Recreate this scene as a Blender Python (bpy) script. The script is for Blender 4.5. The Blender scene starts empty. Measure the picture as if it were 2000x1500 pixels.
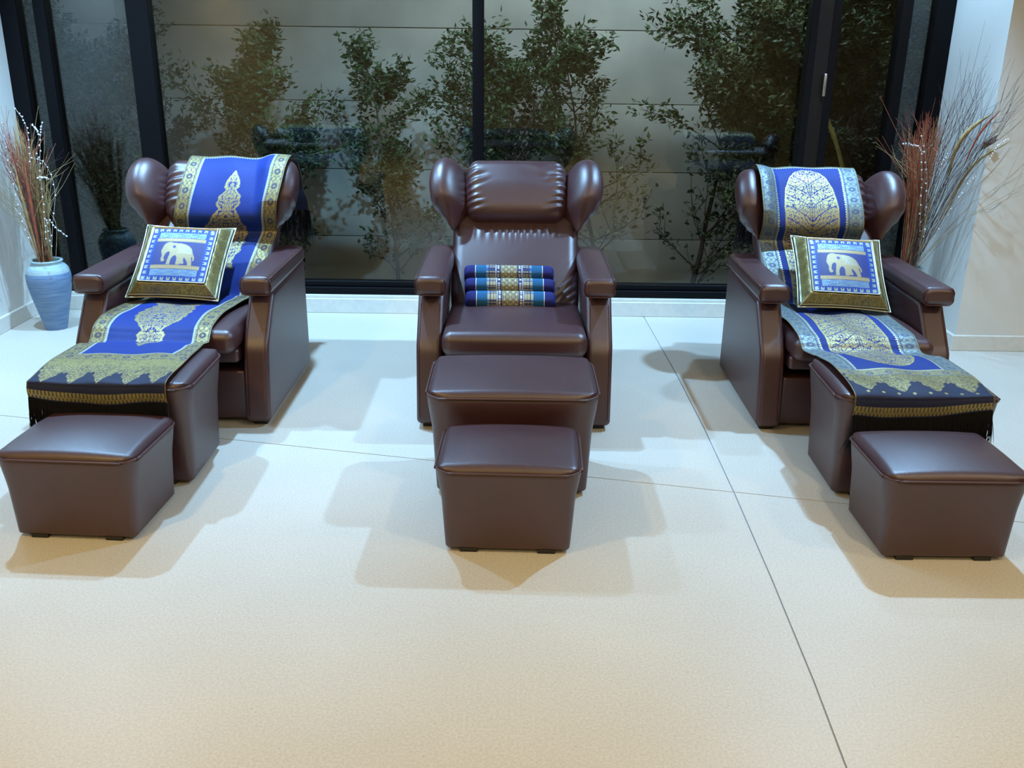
import bpy, math, random
import numpy as np
from mathutils import Vector, Matrix

PI = math.pi
R = math.radians
rng = np.random.default_rng(7)
random.seed(7)
scn = bpy.context.scene
col = scn.collection

# ------------------------------------------------------------------ camera
TH = R(19.5); RO = R(0.73); HC = 1.5
fwd = Vector((0, math.cos(TH), -math.sin(TH)))
r0 = Vector((1, 0, 0)); u0 = r0.cross(fwd)
right = math.cos(RO)*r0 + math.sin(RO)*u0
up = -math.sin(RO)*r0 + math.cos(RO)*u0
cd = bpy.data.cameras.new('camera'); cam = bpy.data.objects.new('camera', cd); col.objects.link(cam)
cam.matrix_world = Matrix(((right.x, up.x, -fwd.x, 0), (right.y, up.y, -fwd.y, 0),
                           (right.z, up.z, -fwd.z, HC), (0, 0, 0, 1)))
cd.sensor_width = 36; cd.lens = 36*1840/2000; cd.clip_start = .05; cd.clip_end = 200
scn.camera = cam

# ------------------------------------------------------------------ world, lights, exposure
w = bpy.data.worlds.new('night'); scn.world = w; w.use_nodes = True
w.node_tree.nodes['Background'].inputs[0].default_value = (0.012, 0.016, 0.03, 1)
w.node_tree.nodes['Background'].inputs[1].default_value = 0.5
scn.view_settings.view_transform = 'Standard'; scn.view_settings.look = 'None'
scn.view_settings.gamma = 1; scn.view_settings.use_curve_mapping = False
scn.view_settings.exposure = -0.14
CEIL = 2.8
COOL = (0.34, 0.64, 1.0); WARM = (1.0, 0.68, 0.24)
def point(name, loc, power, colr, rad=.035):
    l = bpy.data.lights.new(name, 'POINT'); l.energy = power; l.color = colr; l.shadow_soft_size = rad
    o = bpy.data.objects.new(name, l); o.location = loc; col.objects.link(o); return o
def spot(name, loc, aim, power, colr, ang=110, blend=.6, rad=.04):
    l = bpy.data.lights.new(name, 'SPOT'); l.energy = power; l.color = colr; l.shadow_soft_size = rad
    l.spot_size = R(ang); l.spot_blend = blend
    o = bpy.data.objects.new(name, l); o.location = loc
    o.rotation_euler = (Vector(aim)-Vector(loc)).to_track_quat('-Z', 'Y').to_euler(); col.objects.link(o); return o
def area(name, loc, aim, sx, sy, power, colr):
    l = bpy.data.lights.new(name, 'AREA'); l.shape = 'RECTANGLE'; l.size = sx; l.size_y = sy; l.energy = power; l.color = colr
    o = bpy.data.objects.new(name, l); o.location = loc
    o.rotation_euler = (Vector(aim)-Vector(loc)).to_track_quat('-Z', 'Y').to_euler(); col.objects.link(o); return o
DOWN = [(-1.05, 4.45), (1.75, 4.2), (-2.3, 4.3), (1.70, 5.12)]
spot('downlight_glow', (-1.05, 4.45, CEIL-.06), (-1.05, 5.0, 0), 520, COOL, 126, .8)
spot('downlight_glow', (1.75, 4.20, CEIL-.06), (1.15, 4.15, 0), 420, COOL, 108, .75)
spot('downlight_glow', (1.70, 5.12, CEIL-.06), (2.1, 5.05, 0), 150, COOL, 120, .8)
spot('downlight_glow', (-2.3, 4.30, CEIL-.06), (-2.15, 4.35, 0), 360, COOL, 122, .8)
WDOWN = [(-1.9, 1.3), (1.3, 1.5), (3.2, 1.6), (0.0, -0.8)]
spot('warm_downlight_glow', (-1.9, 1.3, CEIL-.06), (-1.7, 1.5, 0), 125, WARM, 150, .6, .06)
spot('warm_downlight_glow', (1.3, 1.5, CEIL-.06), (1.3, 1.6, 0), 80, (1.0, .84, .58), 150, .6, .06)
spot('warm_downlight_glow', (3.2, 1.6, CEIL-.06), (2.9, 2.4, 0), 70, (1.0, .84, .58), 150, .6, .06)
area('warm_fill', (0.3, -0.9, CEIL-.08), (0.3, -0.9, 0), 4.5, 2.2, 88, (1.0, .76, .38))  # added warm fill from the camera side, no real panel there
area('garden_fill', (0.6, 5.9, 3.1), (0.6, 7.4, .9), 2.6, .25, 62, (.70, .88, 1.0))  # added light that brightens the garden wall and saplings, not a known lamp

# ------------------------------------------------------------------ helpers
def put(name, me, mat=None, parent=None, loc=None, kind=None):
    o = bpy.data.objects.new(name, me); col.objects.link(o)
    if mat is not None:
        for m in (mat if isinstance(mat, (list, tuple)) else [mat]): me.materials.append(m)
    if parent is not None: o.parent = parent
    if loc is not None: o.location = loc
    if kind: o['kind'] = kind
    return o
def mesh(verts, faces, smooth=True, name='m'):
    me = bpy.data.meshes.new(name)
    me.from_pydata([tuple(map(float, v)) for v in verts], [], faces)
    if smooth: me.polygons.foreach_set('use_smooth', [True]*len(me.polygons))
    me.update(); return me
def thing(name, label, cat, loc=(0, 0, 0), rz=0, group=None):
    o = bpy.data.objects.new(name, None); col.objects.link(o); o.location = loc; o.rotation_euler = (0, 0, rz)
    o.empty_display_size = .1
    tag(o, label, cat, group); return o
def tag(o, label, cat, group=None):
    o['label'] = label; o['category'] = cat
    if group: o['group'] = group
    return o
def join(parts):
    V = []; F = []; n = 0
    for v, f in parts:
        v = np.asarray(v, float); V.append(v); F += [tuple(i+n for i in q) for q in f]; n += len(v)
    return np.vstack(V), F
def box(x0, x1, y0, y1, z0, z1):
    v = [(x0,y0,z0),(x1,y0,z0),(x1,y1,z0),(x0,y1,z0),(x0,y0,z1),(x1,y0,z1),(x1,y1,z1),(x0,y1,z1)]
    return np.array(v), [(0,3,2,1),(4,5,6,7),(0,1,5,4),(1,2,6,5),(2,3,7,6),(3,0,4,7)]
def bevbox(x0, x1, y0, y1, z0, z1, b=.003):
    v, f = rbox((x1-x0)/2, (y1-y0)/2, (z1-z0)/2, b, 2, 1)
    return v+np.array([(x0+x1)/2, (y0+y1)/2, (z0+z1)/2]), f
_cc = {}
def cubegrid(n):
    """surface grid of a cube, n cells per edge; returns int coords and faces"""
    if n in _cc: return _cc[n]
    idx = {}; V = []; F = []
    def g(p):
        if p not in idx: idx[p] = len(V); V.append(p)
        return idx[p]
    for ax in range(3):
        for side in (0, n):
            a, b = (ax+1) % 3, (ax+2) % 3
            for i in range(n):
                for j in range(n):
                    q = []
                    for di, dj in ((0,0),(1,0),(1,1),(0,1)):
                        p = [0,0,0]; p[ax] = side; p[a] = i+di; p[b] = j+dj; q.append(g(tuple(p)))
                    F.append(tuple(q) if side else tuple(q[::-1]))
    _cc[n] = (np.array(V), F); return _cc[n]
def rbox(hx, hy, hz, r, nr=3, n=6):
    """rounded box. nr cells in the rounding, n cells on the flats"""
    N = n+2*nr
    V, F = cubegrid(N)
    h = np.array([hx, hy, hz]); r = min(r, h.min()*.999)
    out = np.zeros(V.shape); cl = np.zeros(V.shape)
    for k in range(3):
        c = V[:, k].astype(float)
        inner = h[k]-r
        flat = -inner + 2*inner*np.clip((c-nr)/n, 0, 1)
        lo = np.clip((nr-c)/nr, 0, 1); hi = np.clip((c-(N-nr))/nr, 0, 1)
        cl[:, k] = flat
        out[:, k] = -np.tan(lo*PI/4)+np.tan(hi*PI/4)
    L = np.linalg.norm(out, axis=1, keepdims=True); L[L == 0] = 1
    # points on flats: only one coordinate is +-1
    d = out/L
    return cl+r*d, F
def tube(pts, rad, n=6, closed=False, caps=True):
    P = np.asarray(pts, float); m = len(P)
    rad = np.full(m, rad) if np.isscalar(rad) else np.asarray(rad)
    T = np.gradient(P, axis=0)
    if closed: T = np.roll(P, -1, 0)-np.roll(P, 1, 0)
    T /= np.linalg.norm(T, axis=1, keepdims=True)+1e-12
    ref = np.array([0, 0, 1.]) if abs(T[:, 2]).mean() < .8 else np.array([1., 0, 0])
    A = np.cross(T, ref); A /= np.linalg.norm(A, axis=1, keepdims=True)+1e-12
    B = np.cross(T, A)
    an = np.arange(n)*2*PI/n
    V = P[:, None, :]+rad[:, None, None]*(np.cos(an)[None, :, None]*A[:, None, :]+np.sin(an)[None, :, None]*B[:, None, :])
    V = V.reshape(-1, 3); F = []
    for i in range(m if closed else m-1):
        i2 = (i+1) % m
        for j in range(n):
            j2 = (j+1) % n
            F.append((i*n+j, i2*n+j, i2*n+j2, i*n+j2))
    if caps and not closed:
        F.append(tuple(range(n))); F.append(tuple(reversed(range((m-1)*n, m*n))))
    return V, F
def lathe(prof, n=40):
    V = []; F = []
    for r, z in prof:
        for j in range(n): V.append((r*math.cos(2*PI*j/n), r*math.sin(2*PI*j/n), z))
    for i in range(len(prof)-1):
        for j in range(n):
            j2 = (j+1) % n; F.append((i*n+j, i*n+j2, (i+1)*n+j2, (i+1)*n+j))
    return np.array(V), F
def smooth01(x): x = np.clip(x, 0, 1); return x*x*(3-2*x)
def catmull(pts, n):
    P = np.asarray(pts, float); Q = np.vstack([2*P[0]-P[1], P, 2*P[-1]-P[-2]]); out = []
    for i in range(1, len(Q)-2):
        for t in np.linspace(0, 1, n, endpoint=False):
            p0, p1, p2, p3 = Q[i-1], Q[i], Q[i+1], Q[i+2]
            out.append(.5*((2*p1)+(-p0+p2)*t+(2*p0-5*p1+4*p2-p3)*t*t+(-p0+3*p1-3*p2+p3)*t**3))
    out.append(P[-1]); return np.array(out)
def rrect(hx, hy, r, n=6):
    p = []
    for cx, cy, a0 in ((hx-r, hy-r, 0), (-hx+r, hy-r, PI/2), (-hx+r, -hy+r, PI), (hx-r, -hy+r, 1.5*PI)):
        for i in range(n+1):
            a = a0+i/n*PI/2; p.append((cx+r*math.cos(a), cy+r*math.sin(a)))
    return p

# ------------------------------------------------------------------ materials
def mat(name, base, rough=.5, metal=0, spec=.5, noise=None, bump=None, nscale=20, coat=0):
    m = bpy.data.materials.new(name); m.use_nodes = True; nt = m.node_tree; b = nt.nodes['Principled BSDF']
    b.inputs['Base Color'].default_value = (*base, 1); b.inputs['Roughness'].default_value = rough
    b.inputs['Metallic'].default_value = metal; b.inputs['Specular IOR Level'].default_value = spec
    if coat: b.inputs['Coat Weight'].default_value = coat; b.inputs['Coat Roughness'].default_value = .25
    tc = nt.nodes.new('ShaderNodeTexCoord')
    if noise:
        n = nt.nodes.new('ShaderNodeTexNoise'); n.inputs['Scale'].default_value = nscale; n.inputs['Detail'].default_value = 5
        nt.links.new(tc.outputs['Object'], n.inputs['Vector'])
        r = nt.nodes.new('ShaderNodeValToRGB'); r.color_ramp.elements[0].position = .3; r.color_ramp.elements[1].position = .7
        r.color_ramp.elements[0].color = (*[c*(1-noise) for c in base], 1); r.color_ramp.elements[1].color = (*[min(1, c*(1+noise)) for c in base], 1)
        nt.links.new(n.outputs['Fac'], r.inputs[0]); nt.links.new(r.outputs[0], b.inputs['Base Color'])
    if bump:
        sc, st = bump
        n2 = nt.nodes.new('ShaderNodeTexNoise'); n2.inputs['Scale'].default_value = sc; n2.inputs['Detail'].default_value = 3
        nt.links.new(tc.outputs['Object'], n2.inputs['Vector'])
        bp = nt.nodes.new('ShaderNodeBump'); bp.inputs['Strength'].default_value = st; bp.inputs['Distance'].default_value = .002
        nt.links.new(n2.outputs['Fac'], bp.inputs['Height']); nt.links.new(bp.outputs[0], b.inputs['Normal'])
    return m
M = {}
M['leather'] = mat('brown_leather', (.047, .0145, .0165), .40, noise=.12, nscale=6, bump=(420, .25), spec=.9)
M['seam'] = mat('leather_piping', (.075, .032, .03), .42)
M['wall'] = mat('painted_plaster', (.66, .63, .57), .85, noise=.03, nscale=3)
M['skirt'] = mat('skirting_stone', (.66, .63, .56), .5, noise=.05, nscale=30)
M['ceil'] = mat('ceiling_paint', (.75, .74, .72), .9)
M['frame'] = mat('black_aluminium', (.003, .003, .004), .45, spec=.12)
M['bronze'] = mat('dark_bronze_aluminium', (.010, .007, .006), .45, spec=.2)
M['steel'] = mat('steel', (.5, .5, .5), .3, metal=1)
M['black'] = mat('black_plastic', (.012, .011, .011), .6)
M['grout'] = mat('floor_joint', (.32, .37, .43), .8)
M['fence'] = mat('cast_concrete', (.50, .50, .46), .9, noise=.22, nscale=1.7, bump=(60, .3))
M['soil'] = mat('garden_soil', (.03, .025, .02), .95, noise=.4, nscale=15)
M['bark'] = mat('bark', (.075, .06, .048), .85, noise=.3, nscale=30)
M['bamboo'] = mat('bamboo', (.42, .36, .12), .5, noise=.2, nscale=20)
M['fringe'] = mat('black_thread', (.006, .006, .009), .75, spec=.25)
def leafmat(name, c):
    m = mat(name, c, .45, noise=.45, nscale=9)
    return m
M['leaf'] = leafmat('fig_leaf', (.045, .085, .030)); M['leaf_dark'] = leafmat('dark_fig_leaf', (.018, .045, .014))
M['leaf_pale'] = leafmat('pale_fig_leaf', (.11, .14, .06))
# polished floor
def floor_mat():
    m = mat('polished_terrazzo', (.60, .565, .49), .42, noise=.05, nscale=1.3, spec=.35)
    nt = m.node_tree; b = nt.nodes['Principled BSDF']
    ramp = b.inputs['Base Color'].links[0].from_node
    tc = [n for n in nt.nodes if n.type == 'TEX_COORD'][0]
    v = nt.nodes.new('ShaderNodeTexNoise'); v.inputs['Scale'].default_value = 140; v.inputs['Detail'].default_value = 4
    nt.links.new(tc.outputs['Object'], v.inputs['Vector'])
    r = nt.nodes.new('ShaderNodeValToRGB'); r.color_ramp.elements[0].position = .38; r.color_ramp.elements[1].position = .62
    r.color_ramp.elements[0].color = (.88, .87, .86, 1); r.color_ramp.elements[1].color = (1.0, 1.0, 1.0, 1)
    nt.links.new(v.outputs['Fac'], r.inputs[0])
    sp = nt.nodes.new('ShaderNodeTexVoronoi'); sp.inputs['Scale'].default_value = 26
    nt.links.new(tc.outputs['Object'], sp.inputs['Vector'])
    r2 = nt.nodes.new('ShaderNodeValToRGB'); r2.color_ramp.elements[0].position = .035; r2.color_ramp.elements[1].position = .05
    r2.color_ramp.elements[0].color = (.55, .5, .45, 1); r2.color_ramp.elements[1].color = (1, 1, 1, 1)
    nt.links.new(sp.outputs['Distance'], r2.inputs[0])
    m1 = nt.nodes.new('ShaderNodeMix'); m1.data_type = 'RGBA'; m1.blend_type = 'MULTIPLY'; m1.inputs[0].default_value = 1
    m2 = nt.nodes.new('ShaderNodeMix'); m2.data_type = 'RGBA'; m2.blend_type = 'MULTIPLY'; m2.inputs[0].default_value = .8
    nt.links.new(ramp.outputs[0], m1.inputs[6]); nt.links.new(r.outputs[0], m1.inputs[7])
    nt.links.new(m1.outputs[2], m2.inputs[6]); nt.links.new(r2.outputs[0], m2.inputs[7])
    nt.links.new(m2.outputs[2], b.inputs['Base Color'])
    return m
M['floor'] = floor_mat()
def glass_mat():
    m = bpy.data.materials.new('window_glass'); m.use_nodes = True; nt = m.node_tree; nt.nodes.clear()
    o = nt.nodes.new('ShaderNodeOutputMaterial'); t = nt.nodes.new('ShaderNodeBsdfTransparent'); g = nt.nodes.new('ShaderNodeBsdfGlossy')
    t.inputs[0].default_value = (.92, .95, .93, 1); g.inputs['Roughness'].default_value = .0
    fr = nt.nodes.new('ShaderNodeFresnel'); fr.inputs[0].default_value = 1.5
    mp = nt.nodes.new('ShaderNodeMath'); mp.operation = 'MULTIPLY'; mp.inputs[1].default_value = 1.25; mp.use_clamp = True
    mx = nt.nodes.new('ShaderNodeMixShader')
    nt.links.new(fr.outputs[0], mp.inputs[0]); nt.links.new(mp.outputs[0], mx.inputs[0])
    nt.links.new(t.outputs[0], mx.inputs[1]); nt.links.new(g.outputs[0], mx.inputs[2]); nt.links.new(mx.outputs[0], o.inputs[0])
    return m
M['glass'] = glass_mat()
def attr_mat(name, rough=.65, gold_rough=.5, metal=.6, bump=.35, sheen=0):
    """woven cloth: colour from the woven-in pattern attribute, its alpha marks metal thread"""
    m = bpy.data.materials.new(name); m.use_nodes = True; nt = m.node_tree; b = nt.nodes['Principled BSDF']
    a = nt.nodes.new('ShaderNodeAttribute'); a.attribute_name = 'weave'
    nt.links.new(a.outputs['Color'], b.inputs['Base Color'])
    mm = nt.nodes.new('ShaderNodeMath'); mm.operation = 'MULTIPLY'; mm.inputs[1].default_value = metal
    nt.links.new(a.outputs['Alpha'], mm.inputs[0]); nt.links.new(mm.outputs[0], b.inputs['Metallic'])
    mr = nt.nodes.new('ShaderNodeMapRange'); mr.inputs['To Min'].default_value = rough; mr.inputs['To Max'].default_value = gold_rough
    nt.links.new(a.outputs['Alpha'], mr.inputs['Value']); nt.links.new(mr.outputs[0], b.inputs['Roughness'])
    tc = nt.nodes.new('ShaderNodeTexCoord'); n2 = nt.nodes.new('ShaderNodeTexNoise'); n2.inputs['Scale'].default_value = 350
    nt.links.new(tc.outputs['Object'], n2.inputs['Vector'])
    bp = nt.nodes.new('ShaderNodeBump'); bp.inputs['Strength'].default_value = bump; bp.inputs['Distance'].default_value = .002
    nt.links.new(n2.outputs['Fac'], bp.inputs['Height']); nt.links.new(bp.outputs[0], b.inputs['Normal'])
    b.inputs['Specular IOR Level'].default_value = .3
    return m
M['silk'] = attr_mat('brocade'); M['satin'] = attr_mat('satin_brocade', .5, .36, .75, .3); M['cotton'] = attr_mat('woven_cotton', .8, .6, .25, .3)

# ------------------------------------------------------------------ the setting
XL, XR, YW, YF = -2.82, 2.385, 5.48, 4.885
def struct(name, parts, m, smooth=False, parent=None):
    v, f = join(parts); o = put(name, mesh(v, f, smooth), m, parent)
    if parent is None: o['kind'] = 'structure'
    return o
# floor : bed with four slabs, joints 6 mm wide
floor = struct('floor', [box(-6.5, 6.5, -5.2, 5.56, -.12, -.004)], M['grout'])
J1 = [(.787, 5.56), (.787, 5.46), (.812, 4.4), (.816, 3.7), (.809, 3.093), (.794, 2.5), (.775, 2.0), (.757, 1.70), (.70, .9), (.40, -5.2)]
def j2y(x): return 3.093-(x-.809)*.2195
g = .0025
def slab(poly):
    n = len(poly); v = [(x, y, -.004) for x, y in poly]+[(x, y, 0) for x, y in poly]
    f = [tuple(range(n, 2*n)), tuple(reversed(range(n)))]+[(i, (i+1) % n, n+(i+1) % n, n+i) for i in range(n)]
    return put('slab', mesh(v, f, False), M['floor'], floor)
far = [p for p in J1 if p[1] > 3.1]; near = [p for p in J1 if p[1] < 3.09]
slab([(-6.5, j2y(-6.5)+g), (.809-g, j2y(.809)+g)]+[(x-g, y) for x, y in reversed(far)]+[(-6.5, 5.56)])
slab([(.809+g, j2y(.809)+g), (6.5, j2y(6.5)+g), (6.5, 5.56)]+[(x+g, y) for x, y in far])
slab([(-6.5, -5.2), (J1[-1][0]-g, -5.2)]+[(x-g, y) for x, y in reversed(near[:-1])]+[(.809-g, j2y(.809)-g), (-6.5, j2y(-6.5)-g)])
slab([(J1[-1][0]+g, -5.2), (6.5, -5.2), (6.5, j2y(6.5)-g), (.809+g, j2y(.809)-g)]+[(x+g, y) for x, y in near[:-1]])
struct('wall_left', [box(XL-.15, XL, -5.2, 5.56, 0, CEIL)], M['wall'])
struct('wall_right', [box(XR, XR+.15, YF+.15, 5.56, 0, CEIL), box(XR, 6.5, YF, YF+.15, 0, CEIL)], M['wall'])
struct('wall_side', [box(6.5, 6.65, -5.2, YF+.15, 0, CEIL)], M['wall'])
struct('wall_back', [box(XL-.15, 6.65, -5.35, -5.2, 0, CEIL)], M['wall'])
struct('ceiling', [box(XL-.15, 6.65, -5.35, 5.6, CEIL, CEIL+.1)], M['ceil'])
# curb under the window and skirtings
struct('trim_1', [bevbox(XL, XR, YW-.005, YW+.12, 0, .088, .004), bevbox(XL, XR, YW+.015, YW+.12, .088, .106, .004)], M['skirt'])
struct('baseboard_left', [bevbox(XL, XL+.022, -5.2, YW-.005, 0, .085, .004)], M['skirt'])
struct('baseboard_right', [bevbox(XR-.022, XR, YF, YW-.005, 0, .085, .004), bevbox(XR-.022, 6.5, YF-.022, YF, 0, .085, .004)], M['skirt'])
# window: frame, posts, panes
win = struct('window_1', [bevbox(XL, XR, YW+.03, YW+.13, .106, .150, .004), bevbox(XL, XR, YW+.05, YW+.11, .150, .185, .006),
                          bevbox(XL, XR, YW+.03, YW+.13, 2.70, 2.80, .004)], M['frame'])
def post(x0, x1, y0=YW+.03, y1=YW+.12, m='frame', name='post'):
    v, f = bevbox(x0, x1, y0, y1, .15, 2.72, .004); return put(name, mesh(v, f), M[m], win)
# x positions measured on the plane YW
POSTS = [(-2.82, -2.705), (-2.615, -2.552), (-2.115, -1.995), (-.240, -.178), (2.075, 2.135), (2.262, 2.385)]
for a, b in POSTS: post(a*1.009, min(b*1.009, XR))
edges = [-2.705, -2.615, -2.552, -2.115, -1.995, -.240, -.178, 1.60, 1.735, 2.075, 2.135, 2.262]
for a, b in zip(edges[0::2], edges[1::2]):
    v, f = box(a*1.009-.01, b*1.009+.01, YW+.073, YW+.079, .17, 2.71); put('glass_pane', mesh(v, f, False), M['glass'], win)
# sliding door leaf stile with handle
dr = struct('door_1', [bevbox(1.600, 1.640, YW+.0, YW+.09, .15, 2.72, .004)], M['frame'])
v, f = bevbox(1.640, 1.722, YW+.02, YW+.06, .15, 2.72, .003); put('door_stile', mesh(v, f), M['bronze'], dr)
v, f = bevbox(1.722, 1.765, YW+.02, YW+.10, .15, 2.72, .003); put('door_jamb', mesh(v, f), M['frame'], dr)
v, f = bevbox(1.700, 1.716, YW-.015, YW+.02, 1.28, 1.40, .004); put('handle', mesh(v, f), M['steel'], dr)

# ------------------------------------------------------------------ garden
GY = 7.55
gnd = struct('garden_ground', [box(-9, 9, 5.62, 9, -.8, -.60)], M['soil'])
gw = struct('wall_garden', [box(-9, 9, GY+.07, GY+.17, -.6, 3.6)], M['fence'])
def Pz(y, Yp):   # height at px row y (x=1000) on plane Yp
    dy = (y-750)/1840; d = fwd-Vector(up)*dy; t = Yp/d.y; return HC+t*d.z
rows = [Pz(p, GY) for p in (465, 334, 201, 57)]; step = (rows[-1]-rows[0])/3
zs = [rows[0]-step*k for k in (3, 2, 1)]+rows+[rows[-1]+step*k for k in (1, 2, 3, 4)]
for i in range(len(zs)-1):
    for j in range(3):
        a, b = -9+j*6, -9+(j+1)*6
        z0, z1 = max(-.6, zs[i]), zs[i+1]
        if z1 < -.5: continue
        v, f = bevbox(a+.003, b-.003, GY+random.uniform(0, .006), GY+.08, z0+.0025, z1-.0025, .005)
        put('panel', mesh(v, f, True), M['fence'], gw)
def leafgeo(P, D, N, L, W):
    """pointed leaves: base P, direction D, normal N"""
    n = len(P); S = np.cross(D, N); S /= np.linalg.norm(S, axis=1, keepdims=True)+1e-9
    N2 = np.cross(S, D)
    L = L[:, None]; W = W[:, None]
    V = np.stack([P, P+D*L*.4+S*W*.5-N2*L*.06, P+D*L*.45+N2*L*.03, P+D*L*.4-S*W*.5-N2*L*.06, P+D*L-N2*L*.12], 1).reshape(-1, 3)
    F = []
    for i in range(n):
        b = i*5; F += [(b, b+1, b+2), (b, b+2, b+3), (b+1, b+4, b+2), (b+2, b+4, b+3)]
    return V, F
def tree(x, y, h, spread, label, crown=(.55, 1.0), dens=1.0, lm='leaf', seed=1, low=.5, lean=0, group='fig saplings against the garden wall'):
    rr = random.Random(seed); nr = np.random.default_rng(seed)
    t = thing('fig_sapling', label, 'shrub', (x, y, -.6), 0, group)
    wood = []; LP = []; LD = []
    trunk = [np.array([0, 0, 0.])]
    d = np.array([lean*.5, 0, 1.])
    n = 12
    for i in range(n):
        d = d+np.array([rr.uniform(-.10, .10), rr.uniform(-.08, .08), 0]); d[2] = 1
        trunk.append(trunk[-1]+d/np.linalg.norm(d)*h*.9/n)
    trunk = catmull(trunk, 3); rad = np.linspace(.020*h/1.9, .004, len(trunk))
    wood.append(tube(trunk, rad, 6))
    def twig(p, d, L, r, depth):
        pts = [p]; n = 5
        for i in range(n):
            d = d+np.array([rr.uniform(-.22, .22), rr.uniform(-.22, .22), rr.uniform(-.08, .16)]); d /= np.linalg.norm(d)
            pts.append(pts[-1]+d*L/n)
            rel = pts[-1][2]/h
            if depth < 2 and rr.random() < (.75 if depth == 0 else .5):
                dd = d+np.array([rr.uniform(-.9, .9), rr.uniform(-.9, .9), rr.uniform(-.3, .5)]); dd /= np.linalg.norm(dd)
                twig(pts[-1], dd, L*rr.uniform(.4, .65), r*.55, depth+1)
            if depth > 0 or i > 1:
                k = .16 if rel < crown[0] else 1.0
                k *= dens*(1.0 if rel > crown[0] else low*2)
                for _ in range(int(k*rr.uniform(2, 6.5)+rr.random())):
                    LP.append(pts[-1]+np.array([rr.uniform(-1, 1), rr.uniform(-1, 1), rr.uniform(-1, 1)])*.03*(1+rel))
                    v = d*.6+np.array([rr.uniform(-1, 1), rr.uniform(-1, 1), rr.uniform(-.9, .5)]); LD.append(v/np.linalg.norm(v))
        wood.append(tube(pts, np.linspace(r, r*.35, len(pts)), 4, caps=False))
    nb = int(26*max(dens, .6))
    for i in range(nb):
        f = rr.uniform(.12, 1.0)**.8
        p = trunk[min(len(trunk)-1, int(f*(len(trunk)-1)))]
        a = rr.uniform(0, 2*PI)
        out = np.array([math.cos(a), math.sin(a)*.55, rr.uniform(.5, 1.1)]); out /= np.linalg.norm(out)
        L = spread*(rr.uniform(.55, 1.0) if f > .45 else rr.uniform(.45, .9))*(1.0 if f < .8 else .75)
        twig(p, out, L, .006, 0)
    v, fc = join(wood); put('trunk', mesh(v, fc), M['bark'], t)
    P = np.array(LP); D = np.array(LD); N = nr.normal(size=P.shape); N[:, 2] += .8; N /= np.linalg.norm(N, axis=1, keepdims=True)
    keep = (P[:, 2] > .05) & (P[:, 1]+y < GY-.04)
    P, D, N = P[keep], D[keep], N[keep]
    L = nr.uniform(.035, .062, len(P)); v, fc = leafgeo(P, D, N, L, L*.48)
    put('foliage', mesh(v, fc, False), M[lm], t, kind='stuff')
    return t
def gx(px, py, Y):
    """x on plane Y under a photo column"""
    d = fwd+Vector(right)*((px-1000)/1840)-Vector(up)*((py-750)/1840); t = Y/d.y; return t*d.x
def gz(px, py, Y):
    d = fwd+Vector(right)*((px-1000)/1840)-Vector(up)*((py-750)/1840); t = Y/d.y; return HC+t*d.z
TREES = [
 (205, 560, 6.75, 330, .50, 'dark leafy fig sapling low behind the blue vase and left frame', (.1, 1), 1.5, 'leaf_dark'),
 (295, 540, 7.0, 80, .55, 'fig sapling half hidden behind the wide left window post', (.55, 1), 1.2, 'leaf'),
 (582, 540, 6.9, 95, .55, 'fig sapling with a flat leafy top right of the left chair back', (.60, 1), 1.1, 'leaf'),
 (786, 540, 6.9, 120, .50, 'slender fig sapling between the left and centre chairs', (.45, 1), .8, 'leaf'),
 (905, 520, 7.1, 35, .55, 'tall leafy fig sapling behind the central mullion, left of it', (.60, 1), 1.0, 'leaf'),
 (1168, 540, 7.1, 75, .50, 'pale fig sapling just right of the centre chair back', (.60, 1), .8, 'leaf_pale'),
 (1345, 540, 6.8, 25, .70, 'large spreading fig sapling between the centre and right chairs', (.58, 1), 1.0, 'leaf'),
 (1500, 560, 6.6, 60, .55, 'bushy fig sapling left of the sliding door stile', (.5, 1), 1.3, 'leaf_pale'),
 (1012, 520, 7.0, 60, .50, 'fig sapling just right of the central mullion above the headrest', (.6, 1), .75, 'leaf'),
]
for k, (px, py, Y, ptop, sp, lab, cr, de, lm) in enumerate(TREES):
    tree(gx(px, py, Y), Y, gz(px, ptop, Y)+.68, sp, lab, cr, de, lm, seed=11+k)
# dense dark shrubs seen through the right-hand door
for k, (px, Y, ptop, lab) in enumerate([(1665, 6.5, -80, 'dark dense shrub outside the sliding door'),
        (1745, 6.7, -60, 'dark dense shrub outside the narrow right pane'), (1800, 6.4, 130, 'low dark shrub outside the far right pane')]):
    for s in range(1):
        tree(gx(px, 500, Y), Y, gz(px, ptop, Y)+.6, .6, lab, (.05, 1), 3.6, 'leaf_dark', seed=50+k, group='dark shrubs outside the door')
tree(gx(70, 500, 6.6), 6.6, gz(95, 60, 6.6)+.6, .5, 'dark shrub outside the narrow left pane', (.2, 1), 2.6, 'leaf_dark', seed=70, group='dark shrubs outside the door')
bp_ = [(gx(1613, 224, 5.95), 5.95, gz(1613, 224, 5.95)), (gx(1650, 350, 5.95), 5.95, gz(1650, 350, 5.95)), (gx(1740, 640, 5.95), 5.95, -.6)]
bp_ = catmull(bp_, 12); rr_ = [.013+.0025*(i % 6 == 0) for i in range(len(bp_))]
v, f = tube(bp_, rr_, 10); tag(put('bamboo_pole', mesh(v, f), M['bamboo']), 'yellow bamboo pole leaning outside behind the right chair', 'pole')

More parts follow.
